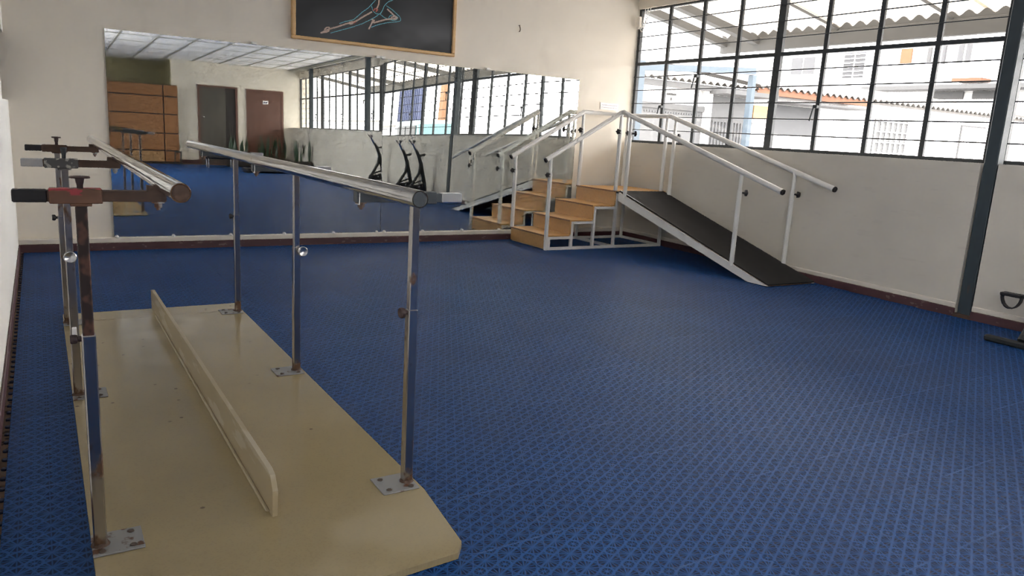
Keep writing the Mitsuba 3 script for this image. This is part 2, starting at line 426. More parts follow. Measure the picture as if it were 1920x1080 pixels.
for w in range(7):
    key = strut(f'window_{w + 1}')
    a, b = wy(4 * w), wy(4 * w + 4)
    ea = 0.05 if w == 0 else (0.17 if w % 2 == 0 else 0.05)
    eb = 0.03 if w % 2 == 1 else 0.05
    fr = [box(7.93, 7.98, a - ea, a, ZS, ZT), box(7.93, 7.98, b, b + eb, ZS, ZT), box(7.935, 7.985, b, a, ZS, ZS + 0.035), box(7.935, 7.985, b, a, ZT - 0.03, ZT), box(7.93, 7.985, b, a, ZR - 0.022, ZR + 0.022)]
    put(key + '__frame', cat(fr), 'dark_steel', False)
    for i in range(1, 4):
        y = wy(4 * w + i)
        put(key + '__mullion', box(7.937, 7.968, y - 0.026, y + 0.026, ZS, ZT), 'dark_steel', False)
    for z in [ZS + 0.197 * j for j in range(1, 10) if j != 6]:
        put(key + '__grille_bar', pipe([(7.915, b + 0.01, z), (7.915, a - 0.01, z)], 0.0062, 8), 'dark_steel')
    for i in range(4):
        for z0, z1 in ((ZS + 0.02, ZR), (ZR, ZT - 0.02)):
            v = np.array([[7.96, wy(4 * w + i + 1), z0], [7.96, wy(4 * w + i), z0], [7.96, wy(4 * w + i), z1], [7.96, wy(4 * w + i + 1), z1]])
            put(key + '__pane', trimesh.Trimesh(v, [[0, 1, 2], [0, 2, 3]], process=False), 'glass', False)
    for i in ((1,) if w % 2 else (1, 2)):
        y = wy(4 * w + i)
        z = 2.03 if i == 1 else 2.45
        h = cat([box(7.885, 7.935, y - 0.03, y + 0.03, z - 0.02, z + 0.02, 0.006), beam((7.89, y + 0.015, z), (7.875, y + 0.04, z - 0.17), 0.016, 0.016, 0.004)])
        put(key + '__latch', h, 'dark_steel', False)
for w in range(2):                            # windows over the low left wall, behind the camera
    key = strut(f'window_{w + 8}')
    a, b = 0.6 - 2.7 * w, 0.6 - 2.7 * (w + 1)
    put(key + '__frame', cat([box(-0.47, -0.41, a - 0.06, a, 1.55, 3.45), box(-0.47, -0.41, b, b + 0.06, 1.55, 3.45), box(-0.46, -0.42, b, a, 1.55, 1.59), box(-0.46, -0.42, b, a, 3.41, 3.45), box(-0.46, -0.42, b, a, 2.65, 2.69)]), 'dark_steel', False)
    for i in range(4):
        y0, y1 = a - 0.675 * (i + 1), a - 0.675 * i
        if i:
            put(key + '__mullion', box(-0.46, -0.42, y1 - 0.02, y1 + 0.02, 1.55, 3.45), 'dark_steel', False)
        for z0, z1 in ((1.57, 2.67), (2.67, 3.43)):
            put(key + '__pane', trimesh.Trimesh([[-0.44, y0, z0], [-0.44, y1, z0], [-0.44, y1, z1], [-0.44, y0, z1]], [[0, 1, 2], [0, 2, 3]], process=False), 'glass', False)
for i in range(8, 28, 8):                     # square steel posts standing in front of the windows
    y = wy(i) - 0.23
    k = strut('column' if i == 8 else f'column_{i // 8 - 1:03d}')
    put(k + '__post', box(7.558, 7.675, y - 0.06, y + 0.06, -0.01, ZC, 0.008), 'teal_steel', False)
    put(k + '__foot_plate', box(7.53, 7.70, y - 0.085, y + 0.085, -0.01, 0.035, 0.004), 'rust', False)
k = thing('wire_box', 'small cream junction box with loose wires in the top corner of the first window', 'junction box')
put(k + '__box', box(7.84, 7.9, 9.21, 9.27, 3.18, 3.36, 0.008), 'ledge', False)
for j, (dy, dz) in enumerate([(0.10, 0.12), (0.16, 0.18), (0.22, 0.1)]):
    t = np.linspace(0, 1, 9)
    put(k + '__wire', pipe(np.stack([7.88 + 0 * t, 9.23 - dy * t, 3.2 + 0.27 * t - dz * np.sin(t * 3.1)], 1), 0.006, 6), 'clip')

# ------------------------------------------------------------------ doors of the far wall


def door(n, x0, x1, z1, leaf, leafmat):
    k = strut(f'door_{n}')
    put(k + '__frame', cat([box(x0, x0 + 0.07, YF - 0.02, YF + 0.05, 0, z1), box(x1 - 0.07, x1, YF - 0.02, YF + 0.05, 0, z1), box(x0, x1, YF - 0.02, YF + 0.05, z1 - 0.07, z1)]), 'door_brown', False)
    put(k + '__leaf', box(leaf[0], leaf[1], YF, YF + 0.03, 0.01, z1 - 0.07, 0.004), leafmat, False)
    return k


k = door(1, 4.43, 5.73, 2.94, (4.50, 5.33), 'door_grey')
put(k + '__opening', box(5.33, 5.66, YF - 0.005, YF + 0.004, 0.01, 2.87), 'door_dark', False)
put(k + '__handle', cat([lathe([(0.001, 0.07), (0.03, 0.065), (0.035, 0.045), (0.014, 0.03), (0.014, 0), (0.035, 0), (0.001, -0.01)], (4.60, YF + 0.03, 1.72), (0, 1, 0), 14)]), 'silver')
k = door(2, 6.03, 7.31, 2.91, (6.10, 7.24), 'door_brown')
put(k + '__lever', cat([pipe([(7.12, YF + 0.03, 1.35), (7.12, YF + 0.09, 1.35), (6.98, YF + 0.09, 1.35)], 0.014, 10)]), 'black_metal')
sg = put('door_sign', box(6.59, 6.78, YF + 0.0305, YF + 0.038, 2.36, 2.50, 0.002), 'paper', False, label='small white sign high on the closed brown door', category='sign')
for x in (6.625, 6.70):
    put(sg + '__mark', box(x, x + 0.045, YF + 0.0381, YF + 0.0395, 2.40, 2.46), 'ink', False)

# ------------------------------------------------------------------ mirrors (two big sheets, slightly bowed, as they hang)


def ramp(z, a, b):
    return np.clip((z - a) / (b - a), 0, 1)


def bow(x, z, left):
    zz = np.linspace(0.1, 1, 60)[:, None, None] * 0 + np.linspace(0, 1, 60)[:, None, None]
    Z = 0.1 + (z[None] - 0.1) * zz
    if left:
        s = 0.0028 * ramp(Z, 0.45, 0.95) + 0.0115 * np.maximum(0, Z - 1.2)
        return s.mean(0) * (z - 0.1) - 0.007 * (x - 2.2)
    s = 0.0122 * np.maximum(0, 1 - (x[None] - 3.78) / 2.4) * ramp(Z, 0.35, 1.0)
    return s.mean(0) * (z - 0.1) - 0.003 * (x - 5.3)


for n, (x0, x1) in enumerate(((0.655, 3.768), (3.780, 6.855))):
    X, Z = np.meshgrid(np.linspace(x0, x1, 60), np.linspace(0.138, 2.345, 50), indexing='ij')
    D = 9.284 + bow(X, Z, n == 0)
    V = np.stack([X, D, Z], -1).reshape(-1, 3)
    i, j = np.meshgrid(np.arange(59), np.arange(49), indexing='ij')
    q = (i * 50 + j).ravel()
    F = np.vstack([np.stack([q, q + 50, q + 51], 1), np.stack([q, q + 51, q + 1], 1)])
    k = thing('wall_mirror', ['left one of the two large frameless wall mirrors, under the chalkboard', 'right one of the two large frameless wall mirrors, behind the wooden steps'][n], 'mirror', 'large frameless wall mirrors')
    put(k + '__sheet', trimesh.Trimesh(V, F, process=False), 'mirror', True)
    Vb = V + np.array([0, 0.006, 0])
    rim = np.r_[np.arange(0, 50), np.arange(1, 60) * 50 + 49, (59 * 50) + np.arange(48, -1, -1), np.arange(58, 0, -1) * 50]
    side = [[rim[a], rim[(a + 1) % len(rim)], rim[(a + 1) % len(rim)] + len(V)] for a in range(len(rim))] + [[rim[a], rim[(a + 1) % len(rim)] + len(V), rim[a] + len(V)] for a in range(len(rim))]
    put(k + '__backing', trimesh.Trimesh(np.vstack([V, Vb]), np.vstack([F[:, ::-1] + len(V), side]), process=False), 'mirror_back', False)
    for cx in ((0.68, 1.256, 1.883, 2.514, 3.137, 3.72) if n == 0 else (3.83, 4.387, 4.997, 5.6, 6.2)):
        put(k + '__clip', lathe([(0.001, 0.028), (0.011, 0.024), (0.018, 0.010), (0.019, -0.02), (0.001, -0.02)], (cx, 9.274, 0.141), (0, -1, 0), 14), 'clip')
    for cx in ((2.18, 3.70) if n == 0 else (3.76, 5.294)):
        put(k + '__clip', box(cx - 0.03, cx + 0.03, 9.27, 9.33, 2.345, 2.375, 0.006), 'clip', False)

put('wall_mirror__seam_strip', box(3.766, 3.782, 9.306, 9.3195, 0.138, 2.345), 'mirror_back', False)

# ------------------------------------------------------------------ chalkboard
cb = thing('chalkboard', 'black pine-framed chalkboard with a chalk drawing of leg bones above the left mirror', 'chalkboard')
BX0, BX1, BZ0, BZ1 = 2.61, 4.765, 2.462, 3.56
put(cb + '__slate', box(BX0 + 0.02, BX1 - 0.02, 9.285, YW, BZ0 + 0.02, BZ1 - 0.02), 'slate', False)
for a in ((BX0, BX1, BZ0, BZ0 + 0.04), (BX0, BX1, BZ1 - 0.04, BZ1), (BX0, BX0 + 0.045, BZ0 + 0.04, BZ1 - 0.04), (BX1 - 0.045, BX1, BZ0 + 0.04, BZ1 - 0.04)):
    put(cb + '__frame_rail', box(a[0], a[1], 9.255, YW, a[2], a[3], 0.008), 'pine', False)
CY = 9.283

def chalk(part, strokes, r, mat):
    for s in strokes:
        P = np.array(s)
        t = np.linspace(0, len(P) - 1, 5 * len(P))
        Q = np.stack([np.interp(t, np.arange(len(P)), P[:, 0]), np.interp(t, np.arange(len(P)), P[:, 1])], 1)
        Q[1:-1] = (Q[:-2] + 2 * Q[1:-1] + Q[2:]) / 4
        m = pipe(np.stack([Q[:, 0], np.full(len(Q), CY), Q[:, 1]], 1), r, 6)
        v = np.array(m.vertices)
        v[:, 1] = CY + (v[:, 1] - CY) * 0.12
        put(cb + '__' + part, trimesh.Trimesh(v, m.faces, process=False), mat)


chalk('chalk_outline', [[(3.079,2.574),(3.209,2.622),(3.363,2.679),(3.496,2.739),(3.581,2.788),(3.648,2.83),(3.697,2.87)],[(3.19,2.696),(3.255,2.728),(3.362,2.759),(3.422,2.813),(3.481,2.87),(3.554,2.924),(3.602,2.98),(3.65,3.031),(3.704,3.105)],[(3.596,2.957),(3.61,2.903),(3.654,2.87),(3.71,2.872),(3.74,2.92),(3.763,2.979),(3.812,3.031),(3.875,3.061),(3.949,3.139)],[(3.71,2.872),(3.754,2.844),(3.818,2.823),(3.881,2.82)],[(3.788,2.983),(3.865,2.948),(3.93,2.905),(3.983,2.866),(3.99,2.828),(3.933,2.807),(3.806,2.782),(3.681,2.742),(3.595,2.701)],[(3.818,2.829),(3.842,2.871),(3.892,2.889),(3.951,2.862),(3.932,2.832),(3.869,2.815)]], 0.0055, 'chalk_cyan')
chalk('chalk_bone', [[(3.717,3.095),(3.693,3.037),(3.686,2.98),(3.665,2.927)],[(3.604,2.886),(3.495,2.817),(3.398,2.749),(3.327,2.721)],[(3.303,2.716),(3.161,2.655),(3.056,2.615),(2.957,2.56)],[(3.624,2.799),(3.595,2.734),(3.565,2.675)],[(3.802,2.945),(3.879,2.893),(3.932,2.854)],[(3.919,2.847),(3.793,2.82),(3.631,2.761)]], 0.0105, 'chalk_bone')
chalk('chalk_joint', [[(3.309,2.722),(3.35,2.74),(3.375,2.73),(3.339,2.709),(3.303,2.712)],[(3.003,2.603),(3.032,2.634),(3.067,2.638),(3.056,2.593),(3.021,2.578),(2.963,2.566)],[(3.855,2.851),(3.905,2.874),(3.944,2.856),(3.907,2.831),(3.855,2.845)],[(3.599,2.796),(3.637,2.79),(3.625,2.76),(3.6,2.763)]], 0.009, 'chalk_bone')
chalk('chalk_mark', [[(3.616,2.899),(3.646,2.93),(3.677,2.923),(3.653,2.892)],[(3.363,2.723),(3.399,2.746)]], 0.01, 'chalk_red')


# ------------------------------------------------------------------ wall sign, hook
ws = put('wall_sign', box(7.306, 7.653, YW - 0.012, YW - 0.001, 1.95, 2.055, 0.002), 'paper', False, label='small white notice with two lines of print on the wall left of the window', category='sign')
for z in (1.985, 2.02):
    for x in np.arange(7.33, 7.62, 0.028):
        put(ws + '__print', box(x, x + 0.02, YW - 0.0128, YW - 0.0119, z - 0.005, z + 0.005), 'faint_ink', False)
put('wall_hook', cat([pipe([(5.775, YW, 2.985), (5.775, 9.30, 2.985), (5.79, 9.30, 2.93), (5.775, 9.30, 2.90)], 0.006, 8)]), 'rust', label='small bent nail hook in the wall right of the chalkboard', category='hook')

# ------------------------------------------------------------------ blue interlocking floor mat
mat = thing('floor_mat', 'blue perforated interlocking plastic floor mat covering the room', 'floor mat')
tile = box(0.0004, 0.405 - 0.0004, 0.0004, 0.405 - 0.0004, -0.0115, 0.0, 0.0007)
tile.apply_scale(S)
tile_dict = mikit.ply(tile, 'm_mat', False)
cells = []
for i in range(0, 19):
    for j in range(-25, 20):
        x, y = TX / S + 0.405 * i, TY / S + 0.405 * j
        if x + 0.405 > (lowx(max(y, 0)) - 0.01) and x + 0.2 > lowx(max(y, 0)):
            continue
        cells.append((x, y))


def seen(x, y):
    d = np.array([x + 0.2, y + 0.2, 0]) - EYE
    z = d @ FWD
    if z < 0.2:
        return 0
    u, v = 960 + 1407.3 * (d @ RIGHT) / z, 540 + 1407.3 * (d @ DOWN) / z
    return 1 / z if -150 < u < 2070 and 300 < v < 1250 else 0


cells.sort(key=lambda c: -seen(*c))
rest = []
for n, (x, y) in enumerate(cells):
    if n < 300 and seen(x, y) > 0:
        key = mat + '__tile' + (f'_{n:03d}' if n else '')
        scene[key] = {**tile_dict, 'to_world': T().translate([x * S, y * S, 0])}
    else:
        m = tile.copy()
        m.apply_translation((x * S, y * S, 0))
        m.apply_scale(1 / S)
        rest.append(m)
for j in range(-25, 20):                      # cut tiles along the window wall
    y0 = TY / S + 0.405 * j
    x0 = max([c[0] for c in cells if abs(c[1] - y0) < 0.01] + [6.0]) + 0.405
    x1 = lowx(max(y0, 0)) - 0.02
    if x1 - x0 > 0.02:
        rest.append(box(x0 + 0.001, x1, y0 + 0.0012, y0 + 0.4038, -0.0115, 0.0, 0.0016))
put(mat + '__tile_field', cat(rest), 'mat', False, kind='stuff')
put(mat + '__edge_tab', cat([lathe([(0.0001, 0), (0.010, 0), (0.013, -0.003), (0.013, -0.010)], (TX / S - 0.008, TY / S + 0.05 + 0.10125 * j, -0.002), (0, 0, 1), 8) for j in range(-100, 78)]), 'mat_edge', False, kind='stuff')

# ------------------------------------------------------------------ parallel bars
pb = thing('parallel_bars', 'chrome and rusty steel parallel walking bars on a cream wooden platform beside the left wall', 'parallel bars')
pts = [(0.077, 2.06), (1.19, 2.13), (1.235, 2.19), (1.287, 2.62), (1.287, 5.965), (0.077, 5.965)]
bd = prism(pts, 'z', 0.003, 0.028)
put(pb + '__platform', bd, 'board', False)
put(pb + '__end_ramp', prism([(5.968, 0.003), (6.24, 0.003), (6.262, 0.006), (6.262, 0.016), (6.235, 0.0235), (5.968, 0.028)], 'x', 0.079, 1.285), 'board', False)
put(pb + '__divider', cat([prism([(2.66, 0.0281), (6.25, 0.0245), (6.26, 0.165), (6.2, 0.178), (2.74, 0.195), (2.69, 0.186), (2.652, 0.135)], 'x', 0.672, 0.692)]), 'divider', False)
put(pb + '__divider_batten', box(0.658, 0.672, 2.70, 5.95, 0.028, 0.040, 0.004), 'divider', False)
PY = (2.714, 4.345, 5.93)
for side in (0, 1):
    xp = 0.1025 if side == 0 else 1.2465
    sg_ = 1 if side == 0 else -1
    for n, y in enumerate(PY):
        # foot plate with three screws, the post stands on its outer end
        xo = xp - sg_ * 0.027
        x0, x1 = sorted((xo, xo + sg_ * 0.16))
        pl = put(pb + '__base_plate', box(x0, x1, y - 0.078, y + 0.078, 0.0281, 0.0345, 0.002), 'plate', False)
        for (u, v) in ((0.125, 0.05), (0.125, -0.05), (0.03, -0.055)):
            put(pl + '__screw', lathe([(0.001, 0.004), (0.010, 0.003), (0.012, 0.0), (0.012, -0.001)], (xo + sg_ * u, y + v, 0.0346), (0, 0, 1), 12), 'screw')
        lean = {(0, 0): (-0.004, 0.0), (1, 0): (0.0, 0.0)}.get((side, n), (0, 0))
        matp = 'chrome_post' if (side, n) not in ((0, 0), (0, 2)) else 'chrome_post'
        po = put(pb + '__post', cat([beam((xp, y, 0.0345), (xp, y, 0.785), 0.0405, 0.0405, 0.004)]), matp, False)
        put(po + '__weld', lathe([(0.031, -0.001), (0.027, 0.007), (0.022, 0.011)], (xp, y, 0.0346), (0, 0, 1), 12), 'rust')
        put(pb + '__inner_post', beam((xp, y, 0.75), (xp, y, 1.213), 0.033, 0.033, 0.003), 'rust_black' if (side == 0 and n == 0) else 'chrome_post', False)
        # height clamp
        d, mk, r = {(0, 0): ((-1, 0, 0), 'rust_dark', 0.015), (0, 1): ((0, -1, 0), 'silver', 0.03), (0, 2): ((-1, 0, 0), 'black_plastic', 0.02), (1, 0): ((-1, 0, 0), 'rust_dark', 0.022), (1, 1): ((0.25, -1, 0), 'silver', 0.03), (1, 2): ((-1, 0, 0), 'black_plastic', 0.02)}[(side, n)]
        d = np.array(d, float) / np.linalg.norm(d)
        p0 = np.array([xp, y, 0.772]) + d * 0.0185 + (np.array([0.016, 0, -0.01]) if (side, n) == (1, 1) else 0)
        prof = [(0.009, -0.004), (0.009, 0.012), (r * 0.9, 0.014), (r, 0.020), (r, 0.03), (r * 0.86, 0.034), (r * 0.5, 0.028), (0.001, 0.026)]
        put(pb + '__clamp_knob', lathe(prof, p0, d, 20), mk)
        # sleeve on top of the post and the sliding arm that carries the bar
        zc = 1.235
        s0, s1 = sorted((xp - sg_ * 0.085, xp + sg_ * 0.06))
        sm = [['red_sleeve', 'dark_sleeve', 'rust'], ['dark_steel', 'dark_steel', 'dark_steel']][side][n]
        put(pb + '__sleeve', cat([box(s0, s1, y - 0.0235, y + 0.0235, zc - 0.0235, zc + 0.0235, 0.003), box(xp - 0.03, xp + 0.03, y - 0.021, y + 0.021, zc - 0.032, zc - 0.023, 0.002)]), sm, False)
        xi, xb = (0.343, -0.078) if side == 0 else (1.013, 1.447)
        a0, a1 = sorted((xi, xb + sg_ * 0.09))
        put(pb + '__arm', box(a0, a1, y - 0.0175, y + 0.0175, zc - 0.0175, zc + 0.0175, 0.002), 'rust' if side == 0 else 'dark_steel', False)
        c0, c1 = sorted((xb, xb + sg_ * 0.092))
        put(pb + '__end_cap', box(c0, c1, y - 0.0195, y + 0.0195, zc - 0.0195, zc + 0.0195, 0.004), 'black_plastic' if (side, n) in ((0, 0), (0, 2)) else ('light_cap' if side == 0 else 'silver'), False)
        # saddle and bolt under the bar
        xbar = 0.336 if side == 0 else 1.012
        sd0, sd1 = sorted((xbar - sg_ * 0.045, xbar + sg_ * 0.012))
        if side:
            put(pb + '__end_stop', box(1.0095, 1.0125, y - 0.0195, y + 0.0195, zc - 0.027, zc + 0.026), 'clip', False)
        put(pb + '__saddle', cat([prism([(sd0, zc - 0.0176), (sd1, zc - 0.0176), (sd1, zc + 0.03), (sd0, zc + 0.036), (sd0, zc)] if side == 0 else [(sd0, zc - 0.0176), (sd1, zc - 0.0176), (sd1, zc), (sd1, zc + 0.036), (sd0, zc + 0.03)], 'y', y - 0.018, y + 0.018)]), 'rust' if side == 0 else 'dark_steel', False)
        put(pb + '__bolt', cat([lathe([(0.022, 0), (0.022, 0.005), (0.013, 0.006), (0.013, 0.020), (0.007, 0.021), (0.007, 0.028), (0.001, 0.029)], (xbar - sg_ * 0.012, y, zc - 0.0175), (0, 0, -1), 6)]), 'plate' if side == 0 else 'rust', False)
        # screw with a flat head that clamps the arm
        if side == 0:
            hs, rf = (0.70, 0.030) if n == 0 else (1.0, 0.029 if n == 2 else 0.016)
            put(pb + '__lock_screw', lathe([(0.009, 0), (0.009, 0.014 * hs), (0.012, 0.030 * hs), (0.013, 0.044 * hs), (rf - 0.002, 0.045 * hs), (rf, 0.049 * hs), (rf - 0.002, 0.053 * hs), (0.001, 0.054 * hs)], (xp, y, zc + 0.0235), (0, 0, 1), 18), ('rust_dark' if n != 1 else 'dark_steel') if side == 0 else 'dark_steel')
    xbar, ya, yb_ = (0.336, 2.315, 6.55) if side == 0 else (1.012, 2.165, 6.45)
    r = 0.0285
    bar = put(pb + '__hand_bar', lathe([(r - 0.006, 0.004), (r - 0.004, 0.0), (r - 0.001, 0), (r, 0.003), (r, yb_ - ya - 0.004), (r - 0.002, yb_ - ya), (r - 0.004, yb_ - ya - 0.003)], (xbar, ya, 1.283), (0, 1, 0), 40), 'chrome_bar', 40)
    put(bar + '__end_plug', lathe([(r - 0.0055, 0), (0.0001, -0.0004)], (xbar, ya + 0.0035, 1.283), (0, 1, 0), 24), 'bar_end' if side == 0 else 'dark_steel', False)
    put(bar + '__end_plug', lathe([(0.001, 0.001), (r - 0.0045, 0)], (xbar, yb_ - 0.0045, 1.283), (0, 1, 0), 24), 'dark_steel')
put(pb + '__sticker', box(0.1025 - 0.012, 0.1025 + 0.010, 4.345 - 0.0215, 4.345 - 0.0204, 0.335, 0.405, 0.0002), 'paper', False)

# ------------------------------------------------------------------ training stairs
X0, TR, RI, SY0, SY1 = 5.716, 0.3728, 0.2032, 8.215, 9.13


def star_knob(p, d, r=0.038):
    """five-lobed black clamping knob on a short stud from p along d"""
    d = np.array(d, float) / np.linalg.norm(d)
    ang = np.linspace(0, 2 * np.pi, 60, endpoint=False)
    rr = r * (0.84 + 0.16 * np.cos(5 * ang))
    m = prism(list(zip(rr * np.cos(ang), rr * np.sin(ang))), 'z', 0.03, 0.058)
    m = cat([m, lathe([(0.011, -0.002), (0.011, 0.03)], (0, 0, 0), (0, 0, 1), 10), lathe([(r * 0.6, 0.058), (r * 0.45, 0.066), (0.001, 0.066)], (0, 0, 0), (0, 0, 1), 14)])
    t, a, b = frame_of(d)
    R = np.eye(4)
    R[:3, 0], R[:3, 1], R[:3, 2], R[:3, 3] = a, b, t, p
    m.apply_transform(R)
    return m


def rail_post(parent, x, y, z0, zk, z1, kd):
    k = put(parent + '__rail_post', cat([pipe([(x, y, z0), (x, y, zk + 0.03)], 0.0275, 14), pipe([(x, y, zk + 0.02), (x, y, z1)], 0.0215, 14)]), 'white_paint')
    put(k + '__clamp_knob', star_knob(np.array([x, y, zk]) + 0.0265 * np.array(kd), kd), 'black_plastic', 30)


st = thing('training_steps', 'four-step wooden training stairs with white tube frame and handrails in front of the right mirror', 'training stairs')
XE = lowx(8.21) - 0.065
for i in range(4):
    x, z = X0 + TR * i, RI * (i + 1)
    put(st + '__riser', box(x, x + 0.022, SY0 + 0.004, SY1, z - RI + (0.012 if i == 0 else 0.0), z - 0.022, 0.001), 'birch', False)
    xe = x + TR + (0.0 if i < 3 else XE - x - TR)
    tr_ = put(st + '__tread', box(x - 0.008, xe, SY0, SY1 + 0.005, z - 0.021, z, 0.003), 'birch', False)
    put(tr_ + '__nosing', box(x - 0.0105, x - 0.0081, SY0, SY1 + 0.005, z - 0.021, z - 0.002), 'ply_edge', False)
fr, w = [], 0.036
for y in (SY0 + 0.018, SY1 - 0.02):
    for i in range(4):
        x, z = X0 + TR * i, RI * (i + 1)
        xp = x + 0.022 + w / 2
        fr.append(beam((xp, y, 0.0), (xp, y, z - 0.022), w))
        xq = x + TR + 0.022 + w / 2 if i < 3 else XE - 0.02
        fr.append(beam((xp, y, z - 0.022 - w / 2), (xq, y, z - 0.022 - w / 2), w))
    fr.append(beam((X0 + 0.03, y, w / 2), (XE, y, w / 2), w))
    fr.append(beam((XE - 0.02, y, 0), (XE - 0.02, y, 4 * RI - 0.022), w))
for x in (X0 + 0.04, X0 + 3 * TR + 0.04, XE - 0.02):
    fr.append(beam((x, SY0 + 0.018, w / 2), (x, SY1 - 0.02, w / 2), w))
for x in (X0 + 3 * TR + 0.04, XE - 0.02):
    fr.append(beam((x, SY0 + 0.018, 4 * RI - 0.04), (x, SY1 - 0.02, 4 * RI - 0.04), w))
put(st + '__frame', cat(fr), 'white_paint', False)
RR, AX, AZ = 0.031, 6.853, 1.884
for y, kd in ((SY0 + 0.02, (-0.85, -0.5, 0)), (SY1 - 0.03, (-0.85, -0.5, 0))):
    path = [(5.627, y, 1.19), (AX, y, AZ)]
    if y > 8.7:
        path += [(7.74, y, AZ), (7.74, SY0 + 0.02, AZ)]
    rl = put(st + '__handrail', pipe(path, RR, 18, caps=False), 'white_paint', 40)
    t = np.array([AX - 5.627, 0, AZ - 1.19])
    put(rl + '__end_cap', lathe([(RR + 0.001, 0.012), (RR + 0.001, -0.004), (RR * 0.7, -0.006), (RR * 0.66, 0.003), (0.001, 0.004)], path[0], t, 18), 'black_plastic')
    rail_post(st, 5.712, y - 0.006 if y < 8.7 else y, 0.0 if y < 8.7 else RI, 1.005, 1.225, kd)
    rail_post(st, 6.845, y, 4 * RI, 1.62, 1.86, kd)
rail_post(st, 7.70, SY0 + 0.02, 4 * RI, 1.62, 1.87, (-0.5, -0.85, 0))
rail_post(st, 7.70, SY1 - 0.03, 4 * RI, 1.62, 1.87, (-0.5, -0.85, 0))
put(st + '__hinge', cat([box(6.845, 6.90, SY0 - 0.03, SY0 + 0.0, 0.775, 0.80, 0.004), pipe([(6.84, SY0 - 0.02, 0.795), (6.93, SY0 - 0.02, 0.775)], 0.012, 10)]), 'black_metal', False)

# ------------------------------------------------------------------ ramp
rp = thing('training_ramp', 'sloping ramp with black rubber surface and white handrails along the window wall', 'ramp')
A0, A1 = np.array([6.868, 8.185, 0.0]), np.array([6.788, 5.42, 0.0])       # room side, top and bottom, on plan
B0, B1 = A0 + (0.85, 0.0, 0), A1 + (0.79, -0.03, 0)
L0 = np.linalg.norm(A1 - A0)


def on(side, s, z):
    """point at fraction s down the ramp (0 top, 1 foot) on the room side 0 .. wall side 1"""
    p = (A0 + (A1 - A0) * s) * (1 - side) + (B0 + (B1 - B0) * s) * side
    return np.array([p[0], p[1], z])


def zr(s):
    return 0.795 + (0.012 - 0.795) * s


for side in (0.0, 1.0):
    prof = [(0.0, 0.79), (1.0, 0.008), (0.895, 0.004), (0.0, 0.672)]
    dx = 0.035 if side == 0 else -0.035
    V = np.vstack([[on(side, s, z) for s, z in prof], [on(side, s, z) + np.array([dx, 0, 0]) for s, z in prof]])
    m = trimesh.convex.convex_hull(V)
    put(rp + '__side_rail', m, 'white_paint', False)
V = np.array([on(a, s, zr(s) + dz) for a in (0.03, 0.97) for s in (0.005, 0.99) for dz in (-0.02, 0.002)])
put(rp + '__deck', trimesh.convex.convex_hull(V), 'ply_edge', False)
V = np.array([on(a, s, zr(s) + dz) for a in (0.02, 0.985) for s in (0.0, 1.0) for dz in (0.0025, 0.018)])
mt = put(rp + '__rubber_mat', trimesh.convex.convex_hull(V), 'rubber', False)
for a in (0.035, 0.97):
    put(mt + '__edge_strip', beam(on(a, 0.002, zr(0) + 0.0195), on(a, 0.995, zr(1) + 0.0195), 0.016, 0.005), 'black_plastic', False)
for side in (0.0, 1.0):
    yz = ((0.0, 1.884), (1.02, 1.055)) if side == 0 else ((0.0, 1.884), (1.035, 1.10))
    top, end = on(side, 0.0, 1.884), on(side, *yz[1])
    if side == 0:
        top = np.array([AX, SY0 - 0.018, AZ])
    else:
        top = np.array([7.715, SY0 - 0.018, AZ])
    rl = put(rp + '__handrail', pipe([top, end], RR, 18, caps=False), 'white_paint', 40)
    put(rl + '__end_cap', lathe([(RR + 0.001, 0.012), (RR + 0.001, -0.004), (RR * 0.7, -0.006), (RR * 0.66, 0.003), (0.001, 0.004)], end, top - end, 18), 'black_plastic')
    put(rl + '__joint', lathe([(RR + 0.003, -0.012), (RR + 0.003, 0.012)], top, (0, 1, 0), 14), 'white_paint')
    for s, ztop in ((0.045, 1.84), (0.795 if side == 0 else 0.83, 1.22)):
        p = on(side, s, zr(s)) + np.array([0.012 if side == 0 else -0.012, 0, 0])
        zt = top[2] + (end[2] - top[2]) * (top[1] - p[1]) / (top[1] - end[1])
        rail_post(rp, p[0], p[1], zr(s) - 0.03, 1.605 if s < 0.1 else 0.995, zt, (0.75, -0.66, 0) if side == 0 else (0.3, -0.95, 0))

# ------------------------------------------------------------------ three small exercise bikes along the window wall


